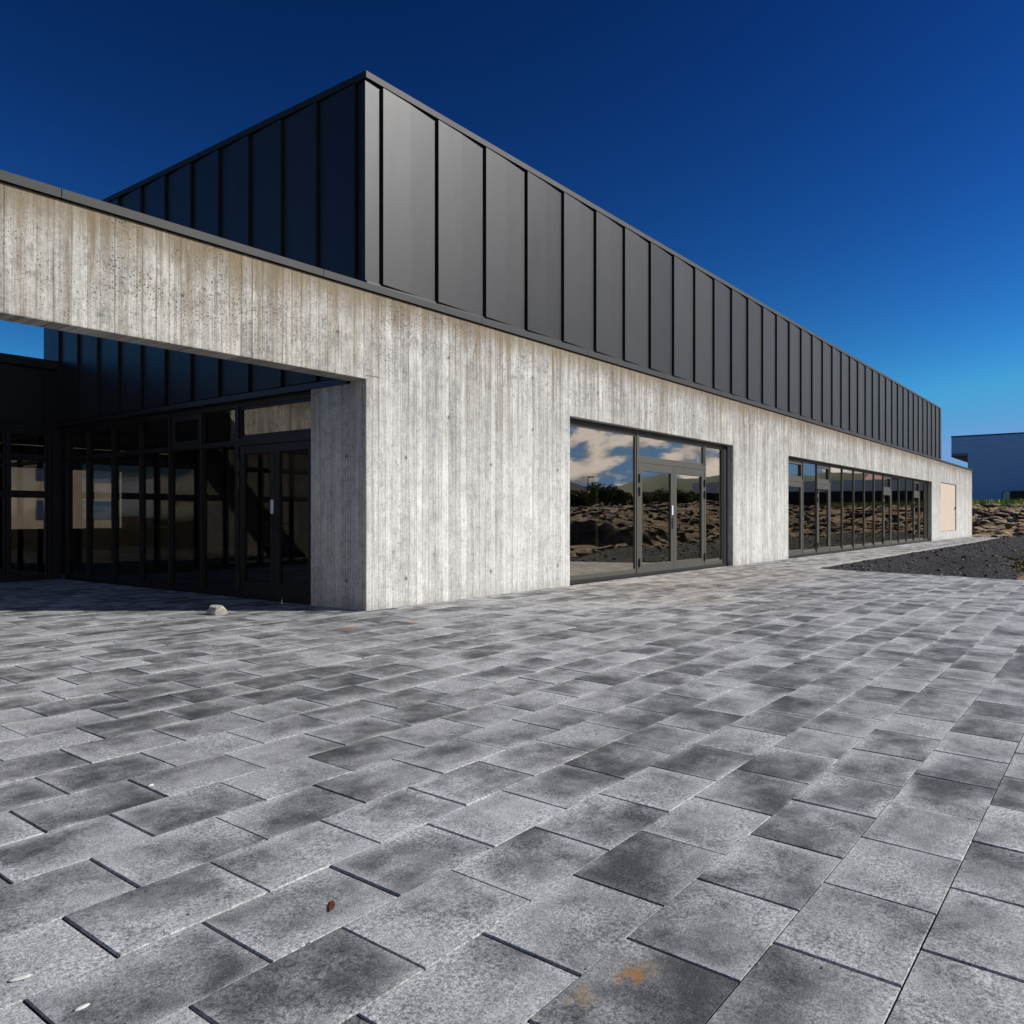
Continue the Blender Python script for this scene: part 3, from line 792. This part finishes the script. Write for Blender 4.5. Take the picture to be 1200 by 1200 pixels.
def door(pl, a0, a1, z0, z1, fm, gm, hinge_side, handle=True, stile=.14, bottom=.24, top=.14, plate=False, d0=-.012):
    mb = MB(); ring(pl, mb, a0, a1, z0, z1, stile, d0, d0 + .08, bottom, top)
    o = part(mb, 'door', fm, bevel=.003)
    pane(pl, o, a0 + stile - .006, a1 - stile + .006, z0 + bottom - .006, z1 - top + .006, d0 + .03, gm)
    hx = a0 - .005 if hinge_side < 0 else a1 + .005
    for hz in (z0 + .24, z0 + 1.69, z0 + 1.96):
        mb = MB()
        pl.tube(mb, [(hx, d0 - .018, hz - .09), (hx, d0 - .018, hz + .09)], .016)
        pl.box(mb, hx - .045, hx - .018, d0 - .010, d0 - .0005, hz - .055, hz + .055); pl.box(mb, hx + .018, hx + .045, d0 - .010, d0 - .0005, hz - .055, hz + .055)
        part(mb, 'hinge', M['hinge'], o)
    if handle:
        k = a1 - stile * .5 if hinge_side < 0 else a0 + stile * .5
        sgn = -1 if hinge_side < 0 else 1
        mb = MB(); pl.box(mb, k - .022, k + .022, d0 - .012, d0 - .0005, z0 + .92, z0 + 1.16)
        pl.tube(mb, [(k, d0 - .008, z0 + 1.08), (k, d0 - .06, z0 + 1.08), (k + sgn * .13, d0 - .062, z0 + 1.08)], .010)
        part(mb, 'handle', M['steel'] if gm is M['glass'] and not plate else M['hinge'], o)
        if plate:
            mb = MB(); pl.box(mb, k - .03, k + .03, d0 - .009, d0 - .0006, z0 + 1.22, z0 + 1.42); part(mb, 'lock_plate', M['sticker'], o)
    return o

# window with double door in the facade
pf = Plane('x', FY + .16)
F, G_ = M['frame'], M['glass']
mb = MB()
pf.box(mb, 11.805, 19.11, -.01, .10, ZS - .075, ZS - .006)
pf.box(mb, 11.805, 19.11, -.03, .10, .0, .065)
part(mb, 'window_frame', M['frame_dark'])
light(pf, 11.83, 14.475, .066, ZS - .076, F, G_, .05, 0, .09)
mb = MB(); pf.box(mb, 14.476, 14.56, -.015, .10, .066, ZS - .076); pf.box(mb, 17.75, 17.83, -.015, .10, .066, ZS - .076); pf.box(mb, 14.561, 17.749, -.015, .10, 2.31, 2.40)
part(mb, 'door_frame', F, bevel=.003)
light(pf, 14.562, 17.748, 2.402, ZS - .077, F, G_, .045)
door(pf, 14.57, 16.145, .03, 2.305, F, G_, -1, True, .135, .21, .16, True)
door(pf, 16.155, 17.74, .03, 2.305, F, G_, 1, False, .135, .21, .16)
light(pf, 17.832, 18.86, .066, ZS - .076, F, G_, .04, 0, .09)
mb = MB(); pf.box(mb, 18.861, 19.108, -.02, .10, .066, ZS - .076); part(mb, 'jamb_panel', M['frame_dark'])

# long ribbon window
mul = [23.23, 24.98, 26.40, 27.82, 29.28, 30.75, 32.22, 33.70, 35.22, 36.60, 38.03, 39.55, 41.10, 42.40, 43.55, 44.55]
mb = MB(); pf.box(mb, 23.225, 44.555, -.01, .10, ZS - .07, ZS - .006); pf.box(mb, 23.225, 44.555, -.02, .10, 0., .06)
part(mb, 'window_frame', M['frame_dark'])
for k, (a, b_) in enumerate(zip(mul, mul[1:])):
    a += .03; b_ -= .03
    mb = MB(); pf.box(mb, a - .058, a - .002, -.022, .10, .061, ZS - .071); part(mb, 'mullion', F, bevel=.003)
    if k in (0, 2, 8, 12):
        light(pf, a, b_, 2.34, ZS - .072, F, G_, .10, gd=.05)
        mb = MB(); pf.box(mb, a, b_, -.02, .10, 2.262, 2.338); part(mb, 'transom', F, bevel=.003)
        door(pf, a, b_, .062, 2.26, F, G_, -1, True, .17, .16, .15)
    else:
        light(pf, a, b_, .062, ZS - .072, F, G_, .022, 0, .07, .014)

# boarded-up opening
mb = MB()
for k in range(3): mb.box(47.12 + k * 1.537, 47.12 + (k + 1) * 1.537 - .004, FY + .05, FY + .07, .46, 3.01)
ply = part(mb, 'plywood_board', M['ply'], label='pale plywood sheet closing a wall opening')
mb = MB(); mb.tube([(51.55, FY + .052, 1.70), (51.55, FY - .02, 1.70)], [.07, .06]); part(mb, 'cable_outlet', M['rubber'], ply)

# courtyard side glazing
pc = Plane('y', CX + .13)
FD, GC = M['frame_dark'], M['glass_court']
cm = [10.75, 11.70, 12.64, 13.58, 14.55, 15.51, 16.38]
mb = MB(); pc.box(mb, 8.84, 16.40, -.02, .10, 2.86, 2.934); pc.box(mb, 8.84, 16.40, -.02, .10, .0, .07)
part(mb, 'window_frame', FD)
mb = MB(); pc.box(mb, 8.84, 8.93, -.03, .10, .071, 2.859); pc.box(mb, 10.66, 10.75, -.03, .10, .071, 2.859); pc.box(mb, 8.931, 10.659, -.03, .10, 2.27, 2.39)
part(mb, 'door_frame', FD, bevel=.003)
light(pc, 8.932, 10.658, 2.392, 2.858, FD, GC, .04)
door(pc, 8.94, 9.79, .03, 2.265, FD, GC, -1, True, .10, .2, .12)
door(pc, 9.80, 10.65, .03, 2.265, FD, GC, 1, True, .10, .2, .12, True)
for k, (a, b_) in enumerate(zip(cm, cm[1:])):
    a += .002; b_ -= .002
    mb = MB(); pc.box(mb, b_ - .046, b_, -.03, .10, .071, 2.858); part(mb, 'mullion', FD, bevel=.003)
    mb = MB(); pc.box(mb, a, b_ - .047, -.02, .10, 2.30, 2.345); part(mb, 'transom', FD, bevel=.003)
    light(pc, a, b_ - .048, 2.347, 2.857, FD, GC, .09 if k == 1 else .018)
    light(pc, a, b_ - .048, .072, 2.298, FD, GC, .018)
# courtyard back wall: black cladding above glazing, concrete further left
pb = Plane('x', 16.52)
mb = MB(); bp = clad_profile(3.6, CX - .03, 4.66, 1.06, .04)
clad_wall(mb, bp, lambda a, o, z: (a, 16.45 - o, z), 2.95, 4.03)
part(mb, 'courtyard_cladding', M['clad'])
mb = MB(); mb.box(3.6, CX - .03, 16.34, 16.75, 4.035, 4.20); mb.box(3.6, CX + .02, 16.46, 16.70, 2.86, 4.03)
part(mb, 'courtyard_coping', M['coping'])
mb = MB(); mb.box(-4.0, 3.595, 16.40, 16.75, 2.94, 4.15); mb.box(-1.3, -1.0, FY + .302, 16.398, -.3, 4.10)
part(mb, 'courtyard_wall', M['concrete'])
bmul = [-1.0, -.1, .83, 1.76, 2.69, 3.62, 4.35, 5.30, 6.20, 6.93]
mb = MB(); pb.box(mb, -1.0, CX + .1, -.03, .10, 2.79, 2.858); pb.box(mb, -1.0, CX + .1, -.03, .10, 0, .08)
pb.box(mb, 6.97, CX + .20, -.04, .10, .081, 2.95)
part(mb, 'window_frame', FD)
for a, b_ in zip(bmul, bmul[1:]):
    mb = MB(); pb.box(mb, b_ - .03, b_ + .03, -.04, .10, .081, 2.789); part(mb, 'mullion', FD, bevel=.003)
    mb = MB(); pb.box(mb, a + .035, b_ - .035, -.03, .10, 1.60, 1.67); part(mb, 'transom', FD, bevel=.003)
    mb = MB(); pb.box(mb, a + .035, b_ - .035, -.03, .10, 2.30, 2.36); part(mb, 'transom', FD, bevel=.003)
    light(pb, a + .035, b_ - .035, .082, 1.598, FD, GC, .03); light(pb, a + .035, b_ - .035, 1.672, 2.298, FD, GC, .03); light(pb, a + .035, b_ - .035, 2.362, 2.788, FD, GC, .03)

# ---- interior: floor, ceiling, walls, far windows
mb = MB(); mb.box(CX + .24, 57.3, FY + .31, 22.0, -.10, -.012); mb.box(-4, CX + .23, 16.63, 26, -.10, -.014)
part(mb, 'floor', M['floor_in'])
mb = MB(); mb.box(CX + .32, 46.85, 8.04, 21.99, 3.02, 3.06); mb.box(46.86, 57.29, 8.04, 21.99, 3.02, 3.06); mb.box(-4, CX + .30, 16.76, 26, 3.0, 3.04)
part(mb, 'ceiling', M['plaster'])
mb = MB()
mb.box(21.2, 21.32, 8.04, 21.99, -.01, 3.01)                            # partition
mb.box(12.6, 12.7, 13.2, 21.99, -.01, 3.01)
mb.box(21.33, 57.29, 14.4, 14.5, -.01, 3.01)
for (a, b_, z0, z1) in ((CX + .3, 57.3, -.01, .9), (CX + .3, 57.3, 2.45, 3.01), (CX + .3, 8.2, .905, 2.445), (11.2, 12.6, .905, 2.445), (13.4, 57.3, .905, 2.445)):
    mb.box(a, b_, 22.0, 22.2, z0, z1)
mb.box(-4, -3.9, 16.76, 26, -.01, 2.99)
for (a, b_, z0, z1) in ((-4, CX + .3, -.01, .9), (-4, CX + .3, 2.45, 2.99), (-4, 0, .905, 2.445), (4.4, 5.1, .905, 2.445)):
    mb.box(a, b_, 26.0, 26.2, z0, z1)
mb.box(CX + .31, CX + .4, 22.21, 26, -.01, 2.99)
part(mb, 'inner_wall', M['plaster'])
mb = MB()
for xx in (11.9, 13.2, 14.55, 16.1, 17.75, 18.9): mb.box(xx - .04, xx + .04, FY + .305, FY + .36, -.01, 2.96)
mb.box(11.94, 18.86, FY + .305, FY + .355, 2.33, 2.40)
part(mb, 'timber_lining', M['wood'])

# ------------------------------------------------------------------ things inside the rooms
t = thing('wooden_bench', 'long low brown wooden bench standing inside behind the courtyard glazing', 'bench', (9.2, 13.0, -.012))
mb = MB(); mb.box(-.32, .32, -2.1, 2.1, .40, .62); mb.build('seat', M['wood'], t, .01)
for yy in (-1.9, 1.9):
    mb = MB(); mb.box(-.28, .28, yy - .06, yy + .06, 0, .398); mb.build('leg', M['frame_dark'], t, .005)
t = thing('rolled_sheet', 'tall cream coloured roll of sheeting leaning inside the glass doors', 'roll', (11.3, 8.75, -.012))
mb = MB(); mb.tube([(0, 0, 0), (.02, .02, .7), (.06, .03, 1.45)], [.27, .26, .25], 20); o = mb.build('roll', M['cream'], t, smooth=False)
mb = MB(); mb.tube([(.057, .03, 1.40), (.062, .03, 1.462)], [.07, .07], 12); mb.build('core', M['wood'], t)
t = thing('planter', 'brown plant pot with a small green plant inside the glass doors', 'plant pot', (10.55, 8.95, -.012))
mb = MB(); mb.tube([(0, 0, 0), (0, 0, .42), (0, 0, .45)], [.14, .19, .20], 16); mb.build('pot', M['wood'], t)
bm = bmesh.new(); r_ = random.Random(4)
for _ in range(60):
    a = r_.uniform(0, 6.28); l = r_.uniform(.15, .38); e = r_.uniform(.5, 1.3); w = .02
    d = Vector((math.cos(a) * math.cos(e), math.sin(a) * math.cos(e), math.sin(e))) * l; p = Vector((r_.uniform(-.08, .08), r_.uniform(-.08, .08), .43)); s_ = Vector((-math.sin(a), math.cos(a), 0)) * w
    bm.faces.new([bm.verts.new(q) for q in (p - s_ * .3, p + d * .5 - s_, p + d, p + d * .5 + s_, p + s_ * .3)])
mbk = MB(); mbk.bm.free(); mbk.bm = bm; mbk.build('foliage', M['shrub'], t)

# ------------------------------------------------------------------ small things on the paving
bm = bmesh.new(); rs = random.Random(5)
CUTS = [(Vector((rs.gauss(0, 1), rs.gauss(0, 1), rs.gauss(0, .8) + .25)).normalized(), rs.uniform(.62, .82)) for _ in range(11)]
bmesh.ops.create_icosphere(bm, subdivisions=5, radius=1)
for v in bm.verts:
    p = v.co.copy(); k = 1.08 + .16 * noise.noise(p * 1.1 + Vector((3, 8, 1)))
    q = p * k
    for cd, cl_ in CUTS:
        e_ = q.dot(cd) - cl_
        if e_ > 0: q = q - cd * e_ * .93
    q = q * (1 + .045 * noise.noise(p * 4.5) + .02 * noise.noise(p * 13))
    v.co = Vector((q.x * .145, q.y * .095, max(-.045, q.z * .085)))
mbk = MB(); mbk.bm.free(); mbk.bm = bm
o = mbk.build('rock', M['stone'], smooth=False); o.location = (5.70, 8.92, .048); o.rotation_euler = (.05, .12, R(-48))
tag(o, 'single pale rough stone lying on the pavers at the edge of the courtyard shadow', 'stone')
t = thing('door_stop', 'small metal door stop post with rubber ring on pavers beside the concrete pier', 'door stop', (6.93, 9.30, .0))
mb = MB(); mb.tube([(0, 0, 0), (0, 0, .006)], [.03, .03], 14); mb.build('base', M['steel'], t)
mb = MB(); mb.tube([(0, 0, .006), (0, 0, .075)], [.011, .011], 10); mb.build('post', M['steel'], t)
mb = MB(); mb.tube([(0, 0, .05), (0, 0, .053), (0, 0, .067), (0, 0, .07)], [.014, .018, .018, .014], 12); mb.build('rubber_ring', M['rubber'], t)
bm = bmesh.new(); rg = random.Random(17)
for _ in range(420):                                   # grit that lies about the slabs, thickest in the joints
    x, y = rg.uniform(.6, 16), rg.uniform(.3, 7.6)
    if rg.random() < .6: y = PY0 + round((y - PY0) / PYp) * PYp + rg.uniform(-.012, .012)
    r = rg.uniform(.002, .0045)
    rock_bm(bm, (x, y, gz(y) + .002), r, rg, 1, .8)
mbk = MB(); mbk.bm.free(); mbk.bm = bm
tag(mbk.build('grit', M['stones']), 'fine dark and pale grit scattered over the pavers', 'grit', kind='stuff')
# dry leaf
bm = bmesh.new(); L_ = 9; rows = []
for i in range(L_):
    f = i / (L_ - 1); w = .0085 * math.sin(math.pi * min(1, f * .92 + .06)) ** .7; a = (f - .5) * 1.5
    c_ = Vector((.030 * math.sin(a) * 1.2, .018 * (1 - math.cos(a)), .004 + .006 * math.cos(a * 1.6)))
    tdir = Vector((math.cos(a), math.sin(a), 0)); nn = Vector((-tdir.y, tdir.x, 0))
    rows.append([bm.verts.new(c_ + nn * w * s_ + Vector((0, 0, .004 * abs(s_)))) for s_ in (-1, 0, 1)])
for a_, b_ in zip(rows, rows[1:]):
    for k in range(2): bm.faces.new((a_[k], a_[k + 1], b_[k + 1], b_[k]))
bmesh.ops.solidify(bm, geom=bm.faces[:], thickness=.0012)
mbk = MB(); mbk.bm.free(); mbk.bm = bm
o = mbk.build('dry_leaf', M['dryleaf'], smooth=True); o.location = (1.79, 2.13, gz(2.13) + .001); o.rotation_euler = (0, 0, R(46)); o.scale = (1.55, 1.1, .25)
tag(o, 'small curled rust brown dry leaf lying flat on a mid grey paver', 'leaf')
for k, (px_, py_, s_, lab) in enumerate(((.965, 2.488, .030, 'largest white fleck on a dark paver at the lower left of the photo'),
                                (1.012, 2.218, .022, 'oval white fleck on the lowest left dark paver, below the largest fleck'),
                                (2.006, 3.696, .016, 'white bead sitting in a dark joint between two light pavers'))):
    bm = bmesh.new(); bmesh.ops.create_icosphere(bm, subdivisions=2, radius=1)
    for v in bm.verts:
        p = v.co.copy(); q = p * (1 + .2 * noise.noise(p * 1.6 + Vector((k * 9, 0, 2))))
        v.co = Vector((q.x * s_, q.y * s_ * .38, q.z * (.004 if k < 2 else .008)))
    mbk = MB(); mbk.bm.free(); mbk.bm = bm
    o = mbk.build('white_fleck', M['chip'], smooth=True); o.location = (px_, py_, gz(py_) + .002); o.rotation_euler = (0, 0, R(random.uniform(-25, 5)))
    tag(o, lab, 'fleck', 'white flecks on the paving')

# ------------------------------------------------------------------ blue building beyond the lava bank
t = thing('blue_building', 'blue clad industrial building with overhanging upper corner beyond the lava bank', 'building', (110, 15.2, 2.6))
X0, YL, YU = 0, 0., 1.75
mb = MB()
mb.box(0, 26, -15, YL, -4, 5.999)
mb.box(0, 26, -15, YU, 6.0, 8.25)
mb.build('wall', M['blueshade'], t); mb = MB()
# bevelled board lines
zz = -3.6
while zz < 8.2:                                        # projecting boards with open joints, their shade in the core's darker blue
    zt = min(zz + .275, 8.245)
    if zz < 6.0 < zt: mb.box(-.07, -.001, -15, YL, zz, zt)
    else: mb.box(-.07, -.001, -15, YU if zz > 5.99 else YL, zz, zt)
    zz += .30
mb.build('siding', M['bluewall'], t)
mb = MB(); mb.box(-.08, 26.05, -15.05, YU + .04, 8.252, 8.42); mb.build('roof_edge', M['navy'], t)
mb = MB(); mb.box(-.04, 25.9, YL + .01, YU + .02, 5.88, 5.998); mb.build('soffit', M['navy'], t)
w = None
mb = MB()
wy = -2.3 - 1.05
mb.box(-.09, -.051, -14, -3.55, -4, 1.66)
w = mb.build('window', M['navy'], t)
mb = MB(); y = -3.6
while y > -12.5: mb.box(-.12, -.0911, y - 1.62, y - .05, -3.9, 1.60); y -= 1.67
mb.build('pane', mat_glass('dark_teal_glass', .15, (.06, .10, .13), (.8, .95, 1.)), w)

# ------------------------------------------------------------------ what the windows mirror: hill, hedge, house, lamp, sheds
def polar(az_deg, d, z=0): return (d * math.cos(R(az_deg)), 2 * FY + d * math.sin(R(az_deg)), z)
bm = bmesh.new(); rows = []
AZ = [-46 + k * .5 for k in range(82)]
for a in AZ:
    h = 34 * sstep(-36.5, -27, a) * sstep(-6.2, -9.5, a) + 3
    h *= 1 + .12 * noise.noise((a * .35, 0, 3)) + .05 * noise.noise((a * 1.2, 0, 8))
    row = []
    for k in range(13):
        f = k / 12; d = 420 + 420 * f
        hh = h * math.sin(math.pi * min(1, f * .62 + 0.0) ** .9) if f < .85 else h * .9 * (1 - f) / .15
        row.append(bm.verts.new(polar(a, d, -1.3 + hh + .8 * noise.noise((a * 2, f * 9, 2)) * (f > 0))))
    rows.append(row)
for a_, b_ in zip(rows, rows[1:]):
    for k in range(12): bm.faces.new((a_[k], a_[k + 1], b_[k + 1], b_[k]))
mbk = MB(); mbk.bm.free(); mbk.bm = bm
tag(mbk.build('hill', M['hill'], smooth=True), 'long green hill behind the lava field', 'hill', kind='structure')

def shrub(name, x, y, h, w, seed, label, group):
    z = terrain_z(x, y) - .05
    t = thing(name, label, 'shrub', (x, y, z), 0, group)
    r_ = random.Random(seed)
    mb = MB()
    for k in range(5):
        a = r_.uniform(0, 6.28); d = w * .3
        mb.tube([(0, 0, 0), (math.cos(a) * d * .5, math.sin(a) * d * .5, h * .4), (math.cos(a) * d, math.sin(a) * d, h * .8)], [.05, .035, .012], 6)
    mb.build('stem', M['bark'], t)
    bm = bmesh.new()
    cl = [(Vector((r_.uniform(-.6, .6) * w, r_.uniform(-.6, .6) * w, h * r_.uniform(.3, .82))), r_.uniform(.25, .45) * w) for _ in range(11)]
    for _ in range(1500):
        c_, rr = r_.choice(cl)
        d = Vector((r_.gauss(0, 1), r_.gauss(0, 1), r_.gauss(0, 1))).normalized() * rr * r_.random() ** .4
        p = c_ + d
        if p.z < .05: continue
        s_ = r_.uniform(.06, .13); n_ = Vector((r_.gauss(0, 1), r_.gauss(0, 1), r_.gauss(0, 1))).normalized(); u_ = n_.orthogonal().normalized() * s_; v_ = n_.cross(u_) * .6
        bm.faces.new([bm.verts.new(q) for q in (p - u_, p + v_, p + u_, p - v_)])
    mbk = MB(); mbk.bm.free(); mbk.bm = bm; mbk.build('foliage', M['shrub'], t)
    return t
proto = None
rs = random.Random(12)
protos = []
for k in range(19):
    a = -35.5 + k * .62 + rs.uniform(-.15, .15); d = 78 + rs.uniform(-5, 6)
    x, y, _ = polar(a, d)
    if k < 3:
        protos.append(shrub('shrub', x, y, 2.2, 1.5, 40 + k, 'dark green shrub in the hedge along the top of the lava field', 'hedge shrubs mirrored in the windows'))
    else:
        c_ = copy_tree(protos[k % 3]); c_.location = (x, y, terrain_z(x, y) - .05); c_.rotation_euler = (0, 0, rs.uniform(0, 6)); s_ = rs.uniform(.75, 1.15) * (1 if k < 12 else .8); c_.scale = (s_ * 1.1, s_ * 1.1, s_)

# dark shed with pale fascia
t = thing('dark_shed', 'long dark low shed with a pale blue grey fascia, mirrored in the ribbon window', 'shed', (*polar(-15.0, 108)[:2], 1.2), R(-105))
mb = MB(); mb.box(-17, 17, -6, 6, -3, 3.0); mb.build('wall', M['darkwall'], t)
mb = MB(); mb.box(-17.2, 17.2, -6.2, 6.2, 3.003, 4.3); mb.build('fascia', M['palefascia'], t)
mb = MB(); mb.box(-16, 16, 6.001, 6.05, .6, 2.2); mb.build('window', M['navy'], t)
t = thing('red_roofed_house', 'house with a bright red gable roof beyond the dark shed', 'house', (*polar(-12.6, 150)[:2], 1.0), R(30))
mb = MB(); mb.box(-1.9, 1.9, -2.5, 2.5, -2, 5.6); mb.build('wall', M['darkwall'], t)
mb = MB(); mb.prism([(-2.1, 5.601), (2.1, 5.601), (0, 7.6)], 'y', -2.7, 2.7); mb.build('roof', M['redroof'], t)
t = thing('small_house', 'small brown house with a dark hipped roof behind the hedge', 'house', (*polar(-34.6, 96)[:2], 1.5), R(20))
mb = MB(); mb.box(-4.5, 4.5, -4, 4, -2, 2.7); mb.build('wall', M['housewall'], t)
bm = bmesh.new(); v = [bm.verts.new(p) for p in ((-5, -4.5, 2.705), (5, -4.5, 2.705), (5, 4.5, 2.705), (-5, 4.5, 2.705), (-1.6, 0, 4.4), (1.6, 0, 4.4))]
for f in ((0, 1, 5, 4), (1, 2, 5), (2, 3, 4, 5), (3, 0, 4), (0, 3, 2, 1)): bm.faces.new([v[i] for i in f])
mbk = MB(); mbk.bm.free(); mbk.bm = bm; mbk.build('roof', M['darkwall'], t)
for xx in (-2.5, 0, 2.5):
    mb = MB(); mb.box(xx - .6, xx + .6, 4.001, 4.04, .7, 2.0); mb.build('window', M['navy'], t)
t = thing('street_lamp', 'tall thin street lamp standing by the hedge', 'street lamp', (*polar(-31.8, 74)[:2], 1.6), R(60))
mb = MB(); mb.tube([(0, 0, -1), (0, 0, 3.3)], [.06, .04], 10); mb.build('pole', M['frame_dark'], t)
mb = MB(); mb.box(-.08, .62, -.10, .10, 3.28, 3.40); mb.build('lamp_head', M['frame_dark'], t, .03)

# apartment block seen through the rooms and their far windows
t = thing('apartment_block', 'beige apartment block seen through the courtyard windows', 'building', (30, 62, 0), R(0))
mb = MB(); mb.box(-14, 14, 0, 12, -1, 9); mb.build('wall', M['beige'], t)
for xx in range(-12, 14, 4):
    for z0 in (1.0, 3.8, 6.6):
        mb = MB(); mb.box(xx - .9, xx + .9, -.04, -.001, z0, z0 + 1.4); mb.build('window', M['navy'], t)
mb = MB(); mb.box(-14.2, 14.2, -.3, 12.2, 9.003, 9.3); mb.build('roof_edge', M['frame_dark'], t)
